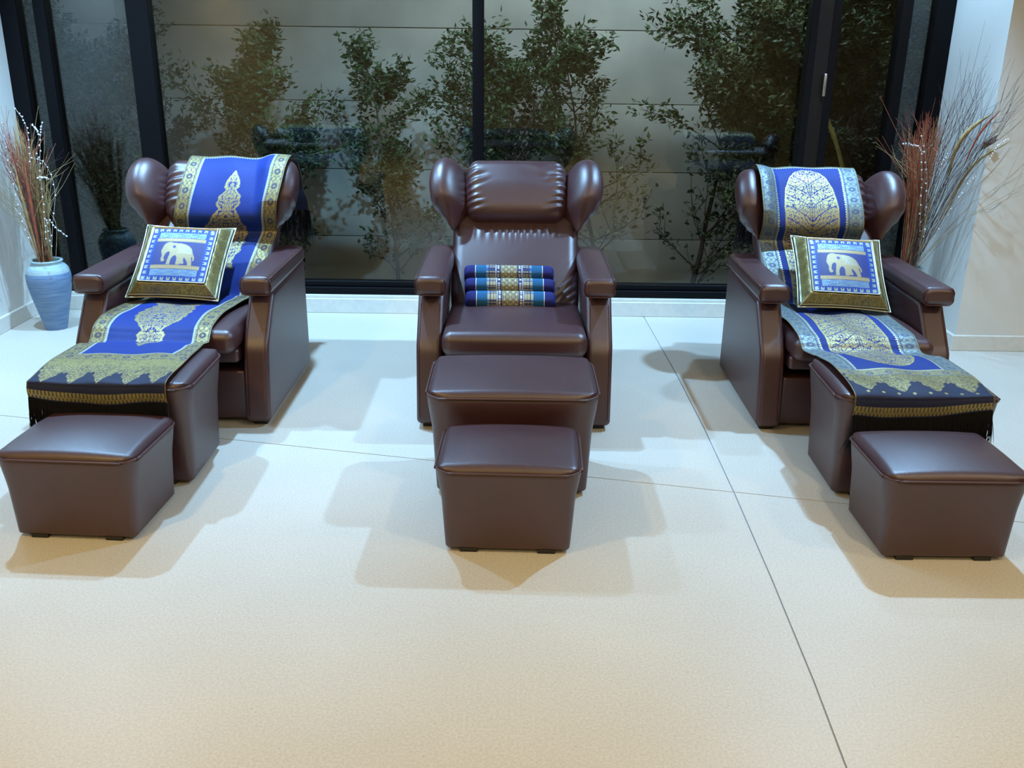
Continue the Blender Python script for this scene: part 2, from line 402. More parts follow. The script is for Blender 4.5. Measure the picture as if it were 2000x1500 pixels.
# ------------------------------------------------------------------ armchair
LE = M['leather']; SE = M['seam']
AA = R(49); ca, sa = math.cos(AA), math.sin(AA)
BY, BZ = .48, .39
def back_pt(V):
    """(x,u,w) in the back frame -> chair coordinates"""
    V = np.asarray(V, float); x, u, w_ = V[..., 0], V[..., 1], V[..., 2]
    return np.stack([x, BY+u*ca-w_*sa, BZ+u*sa+w_*ca], -1)
def panel_geo(s):
    v, f = rbox(.053, .42, .265, .022, 4, 14)
    x = v[:, 0]; vv = (v[:, 1]+.42)/.84; zz = (v[:, 2]+.265)/.53
    z = .02+zz*(.520+.015*vv)
    yf = np.interp(z, [0, .335, .35, .56], [0, .048, .055, .225])
    # soften the kink
    yb = np.interp(z, [0, .56], [.84, .825])
    y = yf+(yb-yf)*vv
    return np.stack([s*.352+x, y, z], 1), f
def armchair(label, loc, rz, seed):
    t = thing('armchair', label, 'armchair', loc, rz, 'brown leather massage armchairs by the window'); t.scale = (CS[seed-1],)*3
    r = np.random.default_rng(seed)
    for s in (-1, 1):
        v, f = panel_geo(s)
        sp_ = put('side_panel', mesh(v, f), LE, t)
        # stitched seams down the front face
        for dx in (-.040, .040):
            pts = [(s*.352+dx, np.interp(z, [0, .335, .35, .56], [0, .048, .055, .225])+.0025-.003, z) for z in np.linspace(.05, .50, 22)]
            v, f = tube(pts, .0016, 4); put('seam', mesh(v, f), SE, sp_)
        for yy in (.07, .74):
            v, f = bevbox(s*.352-.03, s*.352+.03, yy-.03, yy+.03, 0, .022, .003); put('foot', mesh(v, f), M['black'], t)
        # armrest
        v, f = rbox(.066, .352, .038, .026, 4, 8)
        y = v[:, 1]; z = v[:, 2]; x = v[:, 0]*s
        k = np.clip((.352-y)/.70, 0, 1)
        dome = .006*(1-(v[:, 0]/.066)**2)*(z > 0)
        x2 = x*(1-.06*(y > .2)*((y-.2)/.175))
        V = np.stack([s*.349+x2, .472+y, .580+z*(1-.10*(1-k))+.004*(y+.352)/.70+dome], 1)
        ar = put('armrest', mesh(V, f), LE, t)
        # piping round the front face and along the outer top edge
        loop = [(s*.349+a, (.472-.340), .580+b) for a, b in rrect(.066-.002, .038-.001, .024, 6)]
        v, f = tube(loop, .0022, 5, closed=True); put('piping', mesh(v, f), SE, ar)
        ed = [(s*(.349+.0605), .472+yy, .580+.0325*(1-.10*(yy+.352)/.70)+.004*(yy+.352)/.70) for yy in np.linspace(-.328, .325, 12)]
        v, f = tube(ed, .0022, 5); put('piping', mesh(v, f), SE, ar)
    # plinth box between the panels
    v, f = bevbox(-.298, .298, .05, .78, .02, .235, .01); put('plinth', mesh(v, f), LE, t)
    # seat cushion
    v, f = rbox(.293, .33, .052, .04, 5, 12)
    z = v[:, 2]; dome = .016*(1-(v[:, 0]/.293)**2)*(1-(v[:, 1]/.33)**2)*(z > 0)
    V = np.stack([v[:, 0], .275+v[:, 1], .383+z+dome-.02*smooth01((v[:, 1]+.1)/.43)], 1)
    st = put('seat', mesh(V, f), LE, t)
    # seat frame under the cushion
    v, f = bevbox(-.285, .285, .03, .6, .275, .335, .015); put('seat_frame', mesh(v, f), LE, t)
    # backrest slab
    v, f = rbox(.295, .40, .06, .05, 5, 72)
    x, u, w_ = v[:, 0], v[:, 1], v[:, 2]
    wd = 1+0*u
    uu = .355+u
    bul = .012*(1-(x/.295)**2)*np.sin(np.clip(uu/.45, 0, 1)*PI)*(w_ > 0)
    # creases low at the right, gathers under the headrest
    cre = .0045*np.sin((uu*1.0-x*.9)*150)*np.exp(-((x-.24)/.05)**2)*np.exp(-((uu-.08)/.11)**2)*(w_ > .02)
    gat = .0022*np.sin(x*190+2*np.sin(x*23))*np.exp(-((uu-.415)/.035)**2)*(w_ > .02)*(abs(x) < .2)
    V = back_pt(np.stack([x*(1-.10*smooth01((.12-uu)/.3)), uu, -.06+w_+bul+cre+gat], 1))
    put('backrest', mesh(V, f), LE, t)
    # headrest roll with gathered ends
    v, f = rbox(.240, .150, .066, .063, 9, 60)
    x, u, w_ = v[:, 0], v[:, 1], v[:, 2]
    e = np.abs(x)/.235
    fold = .0050*np.sin(u*165+np.sign(x)*9*(1-e)+1.5*np.sin(u*31+seed))*smooth01((e-.52+.10*np.sin(u*47))/.46)*(w_ > -.02)
    diag = .004*np.sin((u+.55*x)*60)*np.exp(-((x-.12)/.06)**2-((u-.07)/.06)**2)*(w_ > 0)
    sh = 1-.05*smooth01((e-.8)/.2)
    V = back_pt(np.stack([x, .606+u*sh, .038+w_*sh+fold+diag+.008*(1-e**2)*(w_ > 0)-.030*smooth01((-u+.02)/.16)], 1))
    put('headrest', mesh(V, f), LE, t)
    # wings
    for s in (-1, 1):
        v, f = rbox(1, 1, 1, .999, 14, 1)
        v = v/np.linalg.norm(v, axis=1, keepdims=True)
        dx, du, dw = v[:, 0], v[:, 1], v[:, 2]
        p = 2.35
        nrm = (np.abs(dx)**p+np.abs(du)**p+np.abs(dw)**p)**(1/p); dx, du, dw = dx/nrm, du/nrm, dw/nrm
        up_ = du > 0
        su = np.where(up_, .150, .200)
        tap = np.where(up_, 1, 1-.70*smooth01((-du-.42)/.58))
        x = .074*dx*tap; w_ = .128*dw*tap
        wr = .0045*np.sin(du*34+dw*3+s)*np.exp(-((du+.62)/.22)**2)*smooth01((dx*s*1.0+.3))
        x = x+wr*s
        ang = s*R(28); xx = x*math.cos(ang)+w_*math.sin(ang); ww = -x*math.sin(ang)+w_*math.cos(ang)
        cx = s*(.312-.020*smooth01(-du*.9))
        V = back_pt(np.stack([cx+xx, .605+du*su, .045+ww-.03*smooth01(-du)], 1))
        wg = put('wing', mesh(V, f), LE, t)
    return t
CH = [(-1.405, 3.65, 0), (.008, 3.65, 0), (1.418, 3.665, R(-.5))]
CS = [.985, 1, .968]
armchair('brown leather wing armchair on the left under a blue runner, by the blue vase', (*CH[0][:2], 0), CH[0][2], 1)
armchair('bare brown leather wing armchair in the middle, without a runner', (*CH[1][:2], 0), CH[1][2], 2)
armchair('brown leather wing armchair on the right under a blue runner, before the reeds', (*CH[2][:2], 0), CH[2][2], 3)

def pouf(name, label, cat, loc, rz, htx, hty, hbx, hby, H, group, shift=0, feet_y=.8):
    """upholstered block, wider at the top; origin on the floor at the centre of its bottom"""
    t = thing(name, label, cat, loc, rz, group)
    v, f = rbox(1, 1, 1, .10, 4, 22)
    k = (v[:, 2]+1)/2
    fl = smooth01((k-.55)/.45)*.35+k*.65
    hx = hbx+(htx-hbx)*fl; hy = hby+(hty-hby)*fl
    X_, Y_ = v[:, 0]*hx, v[:, 1]*hy; rc = .026+(min(.078, htx*.28)-.030)*fl
    ex_, ey_ = np.abs(X_)-(hx-rc), np.abs(Y_)-(hy-rc); both = (ex_ > 0) & (ey_ > 0); dd_ = np.hypot(ex_, ey_)
    sc_ = np.where(both & (dd_ > rc), rc/np.maximum(dd_, 1e-6), 1)
    X_ = np.where(both, np.sign(X_)*(hx-rc+ex_*sc_), X_); Y_ = np.where(both, np.sign(Y_)*(hy-rc+ey_*sc_), Y_)
    V = np.stack([X_, Y_+shift*fl, .010+k*(H-.010)], 1)
    # corners rounder: use ground-plan rounding
    put('body', mesh(V, f), LE, t)
    rr = min(.078, htx*.28)
    v, f = rbox(htx-.003, hty-.003, .032, .030, 5, 14)
    # plan rounding
    x, y, z = v[:, 0], v[:, 1], v[:, 2]
    dx = np.clip(np.abs(x)-(htx-rr), 0, None); dy = np.clip(np.abs(y)-(hty-rr), 0, None); d = np.hypot(dx, dy)
    sc = np.where(d > rr*.98, rr*.98/np.maximum(d, 1e-6), 1)
    x = np.sign(x)*(np.minimum(np.abs(x), htx-rr)+dx*sc); y = np.sign(y)*(np.minimum(np.abs(y), hty-rr)+dy*sc)
    dome = (.020*(1-(x/htx)**2)*(1-(y/hty)**2)-.006*(np.abs(x)/htx*np.abs(y)/hty)**3)*(z > 0)
    put('cushion_top', mesh(np.stack([x, y+shift, H-.006+z*.8+dome], 1), f), LE, t)
    lp = catmull([(a, b+shift, H-.001) for a, b in rrect(htx+.0015, hty+.0015, rr, 6)]+[(htx+.0015, hty+.0015-rr+shift, H-.001)], 2)[:-1]
    v, f = tube(lp, .0036, 6, closed=True); put('piping', mesh(v, f), SE, t)
    for sx in (-1, 1):
        for sy in (-1, 1):
            v, f = bevbox(sx*hbx*.62-.028, sx*hbx*.62+.028, sy*(hby-.022)-.020, sy*(hby-.022)+.012, 0, .014, .003)
            put('foot', mesh(v, f), M['black'], t)
    return t
OG = 'tall brown footrests in front of the armchairs'; SG = 'low brown stools in front of the footrests'
OTT = [(-1.398, 3.262, R(.5)), (.003, 3.215, 0), (1.408, 3.235, R(-1.5))]
for (x, y, a), lab in zip(OTT, ('tall brown leather footrest under the fringed runner of the left chair',
        'tall bare brown leather footrest of the middle chair', 'tall brown leather footrest under the fringed runner of the right chair')):
    hw_ = .298 if abs(x) < 1 else .280
    pouf('footrest', lab, 'footrest', (x, y, 0), a, hw_, .222, hw_-.030, .170, .385, OG, 0)
STO = [(-1.385, 2.848, R(-3)), (-.004, 2.795, R(-1.5)), (1.366, 2.782, R(.3))]
for (x, y, a), lab in zip(STO, ('low brown leather stool cut by the left edge, below the left runner',
        'low brown leather stool at the front of the middle chair', 'low brown leather stool at the front right, below the right runner')):
    pouf('low_stool', lab, 'stool', (x, y, 0), a, .226, .188, .198, .165, .285, SG, 0)

# ------------------------------------------------------------------ woven patterns (rasters that become vertex colours)
BLUE = np.array([.0035, .023, .19]); NAVY = np.array([.008, .012, .045]); GOLD = np.array([.31, .265, .10]); PALE = np.array([.48, .48, .30])
class Cloth:
    def __init__(s, L, W, res):
        s.res = res; s.nv = int(round(L/res))+1; s.nu = int(round(W/res))+1; s.L = L; s.W = W
        s.v, s.u = np.meshgrid(np.linspace(0, L, s.nv), np.linspace(-W/2, W/2, s.nu), indexing='ij')
        s.rgb = np.zeros((s.nv, s.nu, 3)); s.a = np.zeros((s.nv, s.nu))
    def set(s, m, c, a=0.):
        m = np.clip(np.asarray(m, float), 0, 1); s.rgb = s.rgb*(1-m[..., None])+np.asarray(c)*m[..., None]; s.a = s.a*(1-m)+a*m
    def stroke(s, pts, wd, buf):
        """max-blend a polyline with per-point half width into buf"""
        P = np.asarray(pts, float); wd = np.broadcast_to(wd, (len(P),))
        for (u, v), r in zip(P, wd):
            j0 = int((u-r*1.6+s.W/2)/s.res); j1 = int((u+r*1.6+s.W/2)/s.res)+2; i0 = int((v-r*1.6)/s.res); i1 = int((v+r*1.6)/s.res)+2
            i0, j0 = max(i0, 0), max(j0, 0)
            if i1 <= i0 or j1 <= j0: continue
            d = np.hypot(s.u[i0:i1, j0:j1]-u, s.v[i0:i1, j0:j1]-v)
            buf[i0:i1, j0:j1] = np.maximum(buf[i0:i1, j0:j1], np.clip((r-d)/s.res+.6, 0, 1))
def noise2(shape, cell, seed):
    r = np.random.default_rng(seed); h, w_ = shape; a = r.random((h//cell+2, w_//cell+2))
    yi = np.arange(h)/cell; xi = np.arange(w_)/cell; y0 = yi.astype(int); x0 = xi.astype(int); fy = (yi-y0)[:, None]; fx = (xi-x0)[None, :]
    return (a[y0][:, x0]*(1-fy)*(1-fx)+a[y0+1][:, x0]*fy*(1-fx)+a[y0][:, x0+1]*(1-fy)*fx+a[y0+1][:, x0+1]*fy*fx)
def scroll(cx, cy, r, a0, turn, n=26, tail=1.3):
    """flame scroll: spiral that opens into a pointed tail"""
    t = np.linspace(0, 1, n); rad = r*(.10+.9*t); an = a0+turn*(1-t)*2.1*PI
    P = np.stack([cx+rad*np.cos(an), cy+rad*np.sin(an)], 1)
    tx = np.array([-math.sin(a0), math.cos(a0)])*(-turn)
    T = P[-1]+np.outer(np.linspace(0, 1, 8)**1.0, tx*r*tail)+np.outer(np.linspace(0, 1, 8)**2, np.array([math.cos(a0), math.sin(a0)])*r*.5)
    w_ = np.concatenate([np.full(n, r*.20), r*.20*np.linspace(1, .15, 8)])
    return np.vstack([P, T]), w_
def veins(shape, dense, seed):
    r = np.random.default_rng(seed); h, w_ = shape
    yy, xx = np.mgrid[0:h, 0:w_].astype(float)
    wx = noise2(shape, 11, seed+1)*14; wy = noise2(shape, 11, seed+2)*14
    a = np.sin((xx+wx)*.42)*np.cos((yy+wy)*.36)+.55*np.sin((xx-wy)*.23+(yy+wx)*.31)
    b = np.sin((xx+wy)*.60+1.3*np.sin((yy+wx)*.22))
    th = .20 if dense > 1.5 else .24
    return np.where((np.abs(a) < th) | (np.abs(b) < th*.7), .0, 1.0)
def flame_motif(c, prof, v0, v1, rev, dense, ink=BLUE):
    """prof: list (t, half width) with t 0 at the tip; filled with mirrored scrolls"""
    L = v1-v0; T = (c.v-v0)/L if not rev else (v1-c.v)/L
    ts, hw = zip(*prof); H = np.interp(T, ts, hw, left=0, right=0)
    inside = (np.abs(c.u) < H) & (T >= 0) & (T <= 1)
    hw_ = c.nu//2; A = veins((c.nv, c.nu-hw_), dense, int(v0*100)+(50 if rev else 0))
    buf = np.zeros_like(c.u); buf[:, hw_:] = A; buf[:, :c.nu-hw_] = np.maximum(0, A[:, ::-1]) if c.nu-hw_ == hw_+1 else A[:, ::-1]
    wob = 1+(.10*np.abs(np.sin(T*L/.016)) if dense < 1.5 else 0*T); inside = (np.abs(c.u) < H*wob) & (T >= 0) & (T <= 1)
    # mirrored curved branches
    if dense > 1.5:
        q = np.abs(c.u); vv = (T*L)+.9*q-2.2*q*q
        buf = np.where(np.abs((vv/.062) % 1-.5) < .035, 0, buf)
    # rim
    Pm = []
    for q in np.linspace(0, 1, 220):
        h = np.interp(q, ts, hw); Pm.append((h-.004, v0+q*L if not rev else v1-q*L))
    Pm = np.array(Pm); c.stroke(Pm, .0032, buf); c.stroke(Pm*np.array([-1, 1]), .0032, buf)
    return buf*np.where(inside, 1, 0)
def band_tex(a, b, per, w_):
    """woven band: a along, b across 0..1; rosettes, lattice and beaded edges"""
    ph = a/per*2*PI; bb = (b-.5)*2
    ros = np.hypot(((a/per) % 1-.5)*2, bb*.9)
    t = .55+.45*np.cos(ros*11)
    lat = np.abs(np.sin(ph*1.0+bb*5))*np.abs(np.sin(ph*1.0-bb*5))
    t = np.where(ros < .62, t, .35+.65*(lat > .22))
    edge = (np.abs(bb) > .80)
    t = np.where(edge, .35+.65*(np.sin(a/w_*2*PI) > -.2), t)
    t = np.where((np.abs(np.abs(bb)-.78) < .05), .05, t)
    return t
def leafrow(c, v0, v1, n, big=True):
    """row of pendant leaves hanging from v1 down to v0"""
    buf = np.zeros_like(c.u); W = c.W
    for i in range(n):
        u = -W/2+(i+.5)*W/n
        for k, (du, ln, hw) in enumerate(((0, 1.0, .43), (W/n/2, .66, .20))):
            T = (c.v-(v1-(v1-v0)*ln))/((v1-v0)*ln)
            h = W/n*hw*np.clip(np.where(T < .55, np.sin(np.clip(T/.55, 0, 1)*PI/2)**.8, 1-.25*(T-.55)), 0, 1)*(1+.10*np.sin(T*34))
            buf = np.maximum(buf, ((np.abs(c.u-u-du) < h) & (T > 0) & (T < 1)).astype(float))
    return buf
def runner_pattern(L, W, style):
    c = Cloth(L, W, .0022)
    top = L-.36 if style == 0 else L-.36          # where the head-end border sits
    bw = .062 if style == 0 else .078
    c.set(np.ones_like(c.u), BLUE)
    f0 = .33 if style == 0 else .30
    F1 = L-.40
    # side borders
    d = W/2-np.abs(c.u)
    tex = band_tex(c.v, np.clip(d/bw, 0, 1), .075 if style == 0 else .06, .012)
    n3 = noise2(c.u.shape, 2, 3)
    tex = tex*(.55+.9*n3)
    under = NAVY*2 if style == 0 else np.array([.05, .08, .17])
    met = GOLD*.95 if style == 0 else np.array([.20, .24, .20])
    m = d < bw
    c.set(m, under, .2); c.set(m*np.clip(tex, 0, 1), met, 1)
    if style == 0: c.set((d > bw) & (d < bw+.010), np.array([.30, .36, .36]), .5)
    else:
        sc = (d > bw) & (d < bw+.008*np.abs(np.sin(c.v/.012*PI))); c.set(sc, PALE, 1)
    # end borders of the field
    for v0, v1 in ((f0-.062, f0), (F1, F1+.085)):
        m = (c.v >= v0) & (c.v < v1)
        tx = band_tex(c.u+.3, (c.v-v0)/(v1-v0), .07, .012)*(.55+.9*n3)
        c.set(m, under, .2); c.set(m*np.clip(tx, 0, 1), met if style == 0 else GOLD, 1)
        e = (c.v >= v1) & (c.v < v1+.008) if v0 < 1 else (c.v >= v0-.010*np.abs(np.sin(c.u/.012*PI))) & (c.v < v0)
        c.set(e & (np.abs(c.u) < W/2-bw), PALE*.8, .8)
    # motifs
    if style == 0:
        prof = [(0, .002), (.05, .014), (.10, .030), (.17, .034), (.20, .024), (.26, .050), (.33, .054), (.37, .040), (.44, .060), (.55, .094), (.70, .104), (.82, .098), (.93, .075), (.95, .09), (1.0, .095)]
        m1 = flame_motif(c, prof, .47, 1.00, False, 1.15); m2 = flame_motif(c, prof, 1.35, L-.50, True, 1.15)
        col_ = GOLD*1.15
    else:
        prof = [(0, .02), (.02, .06), (.06, .088), (.14, .115), (.25, .128), (.5, .130), (.8, .128), (1, .13)]
        m1 = flame_motif(c, prof, .355, 1.05, False, 1.75); m2 = flame_motif(c, prof, 1.20, L-.425, True, 1.75)
        col_ = GOLD*1.25
    mm = np.maximum(m1, m2)
    c.set(mm*(.78+.22*n3), col_, 1)
    if style == 1:
        c.set((np.abs(c.u) < .0022) & (mm > -1) & (((c.v > .37) & (c.v < 1.05)) | ((c.v > 1.25) & (c.v < L-.44))), BLUE*.6)
    # front end: pendant leaves on dark ground
    m = c.v < f0-.062
    c.set(m, NAVY, 0)
    if style == 0:
        VN = veins(c.u.shape, 1.2, 77); lv = leafrow(c, .065, .27, 5)*(.35+.65*VN); lv = lv*(c.v < f0-.062)
        c.set(lv*np.clip(.45+.8*n3, 0, 1), GOLD*.95, 1)
        l2 = (c.v > .20) & (c.v < f0-.062); c.set(l2*np.clip(band_tex(c.u+.2, (c.v-.20)/.07, .05, .01)*(.5+n3), 0, 1), GOLD*.85, 1)
    else:
        VN = veins(c.u.shape, 1.2, 78); lv = leafrow(c, .095, .29, 4)*(.4+.6*VN)*(c.v < f0-.062)
        c.set(lv*np.clip(.45+.8*n3, 0, 1), GOLD*.9, 1)
        dots = ((c.u/.055) % 1-.5)**2*.055**2+(c.v-.085)**2 < .006**2; c.set(dots, GOLD*.8, .8)
    m = (c.v < .036) & (c.v > .005); c.set(m*np.clip(.2+.9*(np.sin(c.u/.013*2*PI)*np.sin(c.v/.02*PI+.4) > -.15)*(.6+.6*n3), 0, 1), GOLD*.95, 1)
    # rear end likewise
    m = c.v > F1+.085; c.set(m, NAVY, 0)
    # selvedge and thread noise
    c.set(d < .004, GOLD*.5, .5)
    c.rgb *= (.88+.24*noise2(c.u.shape, 1, 9))[..., None]
    return c
def color_attr(me, rgba):
    at = me.color_attributes.new('weave', 'FLOAT_COLOR', 'POINT'); at.data.foreach_set('color', np.ascontiguousarray(rgba, np.float32).ravel())
def grid_mesh(P):
    nv, nu = P.shape[:2]; me = bpy.data.meshes.new('cloth')
    me.vertices.add(nv*nu); me.vertices.foreach_set('co', P.astype(np.float32).ravel())
    i = np.arange(nv*nu).reshape(nv, nu); q = np.stack([i[:-1, :-1], i[:-1, 1:], i[1:, 1:], i[1:, :-1]], -1).reshape(-1, 4)
    n = len(q); me.loops.add(n*4); me.loops.foreach_set('vertex_index', q.astype(np.int32).ravel())
    me.polygons.add(n); me.polygons.foreach_set('loop_start', np.arange(n, dtype=np.int32)*4)
    me.polygons.foreach_set('use_smooth', np.ones(n, bool)); me.update(calc_edges=True); me.validate(); return me
def bp1(u, w_): p = back_pt((0, u, w_)); return (p[1], p[2])
def runner(label, ch, style, cxs, seed):
    """cxs: list (fraction of path, x offset from chair centre)"""
    sc = CS[0 if style == 0 else 2]; oy = OTT[0 if style == 0 else 2][1]-ch[1]
    path = [((oy+a)/sc, b/sc) for a, b in ((-.232, .345), (-.236, .372), (-.232, .398), (-.215, .412), (-.10, .424), (.05, .426), (.19, .416), (.235, .405))]+[(-.10, .400), (-.055, .425), (-.01, .447), (.12, .460), (.30, .456), (.42, .447), (.475, .450),
            bp1(.06, .020), bp1(.16, .028), bp1(.30, .026), bp1(.385, .018), bp1(.405, .040), bp1(.425, .100), bp1(.50, .131), bp1(.60, .137), bp1(.69, .130),
            bp1(.755, .10), bp1(.785, .03), bp1(.765, -.04), bp1(.72, -.115), (1.10, .80), (1.115, .74)]
    P = catmull([(a, b, 0) for a, b in path], 14)[:, :2]
    s = np.concatenate([[0], np.cumsum(np.hypot(*np.diff(P, axis=0).T))]); L = s[-1]; W = .485
    c = runner_pattern(L, W, style)
    sv = c.v[:, 0]; y = np.interp(sv, s, P[:, 0]); z = np.interp(sv, s, P[:, 1])
    ty = np.gradient(y, sv); tz = np.gradient(z, sv); ln = np.hypot(ty, tz)+1e-9; ny, nz = tz/ln*-1, ty/ln   # normal (outwards, to the viewer)
    fr, xo = zip(*cxs); cx = np.interp(sv, np.array(fr), xo)
    k = np.ones(9)/9; pad = np.pad(cx, 60, 'edge'); kk = np.ones(121)/121; cx = np.convolve(pad, kk, 'valid')
    uu = c.u; r = np.random.default_rng(seed)
    wav = .0035*np.sin(c.v*19+uu*9+seed)*np.cos(uu*14-c.v*5)+.003*np.sin(uu*30+c.v*11)
    wav = wav+.004
    # loose edge at the seat front lifts a little, sags in the gap
    X = cx[:, None]+uu*np.ones_like(sv)[:, None]
    edge = smooth01((np.abs(uu)-.18)/.06)
    inseat = ((sv > .62) & (sv < 1.25))[:, None]
    sag = 0
    X = cx[:, None]+uu*np.ones_like(sv)[:, None]
    Y = y[:, None]+ny[:, None]*wav; Z = z[:, None]+nz[:, None]*wav
    su_ = [s[np.argmin(np.hypot(P[:, 0]-bp1(a, b)[0], P[:, 1]-bp1(a, b)[1]))] for a, b in ((.40, .05), (.47, .12), (.64, .135), (.785, .03))]
    win_ = np.interp(sv, su_, [0, 1, 1, 0])[:, None]*smooth01((np.abs(X)-.20)/.08)*.048
    Y = Y-sa*win_; Z = Z+ca*win_
    # front hem not quite straight
    hem = smooth01((.10-c.v)/.10); Z = Z-hem*(.012*np.sin(uu*9+seed*2)+.012*(uu/.24 if style == 0 else -uu/.24*1.2)); 
    t = thing('table_runner', label, 'runner', (ch[0], ch[1], 0), ch[2], 'brocade runners draped over the outer armchairs'); t.scale = (sc,)*3
    me = grid_mesh(np.stack([X, Y, Z], -1)); color_attr(me, np.concatenate([c.rgb, c.a[..., None]], -1))
    put('cloth', me, M['silk'], t)
    # fringes
    def fringe(row, n, ln, out):
        parts = []
        for i in range(n):
            j = min(c.nu-1, int(r.random()*c.nu)); b = np.array([X[row, j], Y[row, j], Z[row, j]])
            l_ = ln*(.75+.4*r.random()); sway = r.normal(0, .010, 2)+np.array([np.sign(uu[row, j])*.012*(abs(uu[row, j]) > .2)*r.random(), 0])
            pts = [b+np.array([sway[0]*q**1.5, out*(.012*math.sin(q*PI)+sway[1]*q*.6)-(.004*out*q), -l_*q]) for q in np.linspace(0, 1, 5)]
            parts.append(tube(pts, [.0016, .0015, .0014, .0012, .0006], 3, caps=False))
        v, f = join(parts); return put('fringe', mesh(v, f, False), M['fringe'], t, kind='stuff')
    fringe(0, 1000, .140, -1); fringe(-1, 500, .15, 1)
    return t
# x offset of the runner centre from the chair centre along its length
runner('royal blue and gold brocade runner draped over the left armchair', CH[0], 0,
       [(0, -.016), (.33, -.014), (.55, -.025), (.75, -.045), (1.0, -.03), (1.25, .0), (1.5, .055), (1.8, .115), (2.1, .13), (2.5, .14)], 1)
runner('royal blue runner with arched gold motif draped over the right armchair', CH[2], 1,
       [(0, -.012), (.2, -.012), (.45, -.012), (.75, -.04), (1.1, -.045), (1.3, -.02), (1.6, -.05), (1.9, -.065), (2.5, -.065)], 4)

# ------------------------------------------------------------------ elephant cushions
ELE = [(.00,.60),(.015,.70),(.035,.83),(.075,.93),(.14,.99),(.22,1.0),(.29,.965),(.345,.955),(.40,.95),(.52,.94),(.66,.90),(.78,.82),(.86,.72),(.905,.60),
       (.935,.48),(.985,.36),(1.0,.25),(.985,.19),(.955,.20),(.945,.30),(.915,.38),(.905,.33),(.935,.20),(.955,.05),(.955,.0),(.845,.0),(.835,.08),
       (.80,.18),(.745,.27),(.70,.33),(.695,.20),(.735,.09),(.73,.05),(.645,.04),(.625,.08),(.615,.02),(.50,.02),(.505,.14),(.50,.28),(.47,.38),(.43,.40),(.38,.36),
       (.345,.24),(.335,.10),(.34,.02),(.23,.02),(.235,.12),(.25,.28),(.265,.42),(.26,.52),(.235,.57),(.185,.54),(.14,.44),(.125,.34),(.135,.24),(.165,.20),(.16,.15),(.11,.12),
       (.06,.16),(.045,.26),(.055,.38),(.03,.48)]
def inpoly(px, py, poly):
    m = np.zeros(px.shape, bool); n = len(poly)
    for i in range(n):
        x1, y1 = poly[i]; x2, y2 = poly[(i+1) % n]
        cnd = ((y1 > py) != (y2 > py)); xs = (x2-x1)*(py-y1)/((y2-y1)+1e-12)+x1; m ^= cnd & (px < xs)
    return m
def cushion_pattern(n, hf, hw, hh, fw, fh):
    """n grid; field half sizes fw, fh inside hw, hh"""
    L, W = 2*hh, 2*hw; v, u = np.meshgrid(np.linspace(-hh, hh, n), np.linspace(-hw, hw, n), indexing='ij')
    rgb = np.zeros((n, n, 3)); a = np.zeros((n, n)); ns = noise2((n, n), 2, 5); nf = noise2((n, n), 1, 6)
    def st(m, c, al=0.):
        m = np.clip(np.asarray(m, float), 0, 1); rgb[:] = rgb*(1-m[..., None])+np.asarray(c)*m[..., None]; a[:] = a*(1-m)+al*m
    st(np.ones((n, n)), (.01, .01, .012))
    ax, ay = np.abs(u)/fw, np.abs(v)/fh; d = np.maximum((np.abs(u)-fw)/(hw-fw), (np.abs(v)-fh)/(hh-fh))
    gb = (d > .10) & (d < .70); st(gb*np.clip(.35+.9*ns, 0, 1), GOLD*1.0, 1)
    lines = (np.abs(d-.78) < .04) | (np.abs(d-.14) < .03); st(lines, PALE, 1)
    mit = (np.abs((np.abs(u)-fw)/(hw-fw)-(np.abs(v)-fh)/(hh-fh)) < .05) & (d > 0); st(mit, PALE*.8, .8)
    fld = d < 0; st(fld, (.005, .035, .24))
    x = u/fw; y = v/fh
    inner = (np.abs(x) < .74) & (np.abs(y) < .80)
    st(inner, (.018, .024, .15))
    # border of little walking elephants
    for side in range(4):
        if side < 2: al = u; ac = v*(1 if side else -1); p = .0285; band = fh*.89; lim = fw*.93
        else: al = v; ac = u*(1 if side == 3 else -1); p = .0285; band = fw*.87; lim = fh*.93
        q = (al/p) % 1; t = (ac-band)/.009
        body = (np.abs(t) < .95) & (q > .14) & (q < .68) & ~((t < -.1 if side == 1 else t < -.1) & (np.abs(q-.42) < .10)) & (np.abs(al) < lim)
        st(body, (.26, .30, .24), .4)
    # scroll bands, bars
    sc = (np.abs(x) < .72) & (np.abs(y) > .58) & (np.abs(y) < .80)
    sw = np.sin(u*260+3*np.sin(v*330))*np.sin(v*300+2.5*np.sin(u*180)); st(sc, (.06, .13, .32)); st(sc & (sw > -.05), (.16, .24, .28), .6)
    st((np.abs(x) < .74) & (np.abs(y) > .44) & (np.abs(y) < .57), np.array([.27, .20, .095]), .3)
    bar = (np.abs(x) < .74) & (np.abs(np.abs(y)-.505) < .03) & (((u/.008) % 1) < .5); st(bar, np.array([.32, .26, .13]), .3)
    # elephant
    ex = (x+.52)/1.06; ey = (y+.43)/.84
    body = inpoly(ex, ey, ELE); st(body, np.array([.27, .22, .115]), .3)
    cloth = inpoly(ex, ey, [(.46, .90), (.66, .88), (.78, .79), (.87, .66), (.88, .50), (.58, .52), (.50, .62)]); st(cloth & (nf > .5), (.24, .25, .2), .6)
    ear = inpoly(ex, ey, [(.30, .82), (.38, .84), (.40, .76), (.36, .70), (.31, .75)]); st(ear, (.03, .05, .28))
    edge = inpoly(ex, ey, [(.46, .50), (.88, .48), (.88, .505), (.46, .525)]); st(edge, (.34, .29, .16), .3)
    seam = np.abs(np.maximum(ax, ay)-.985) < .012; st(seam, PALE, .8)
    return u, v, rgb, a, d
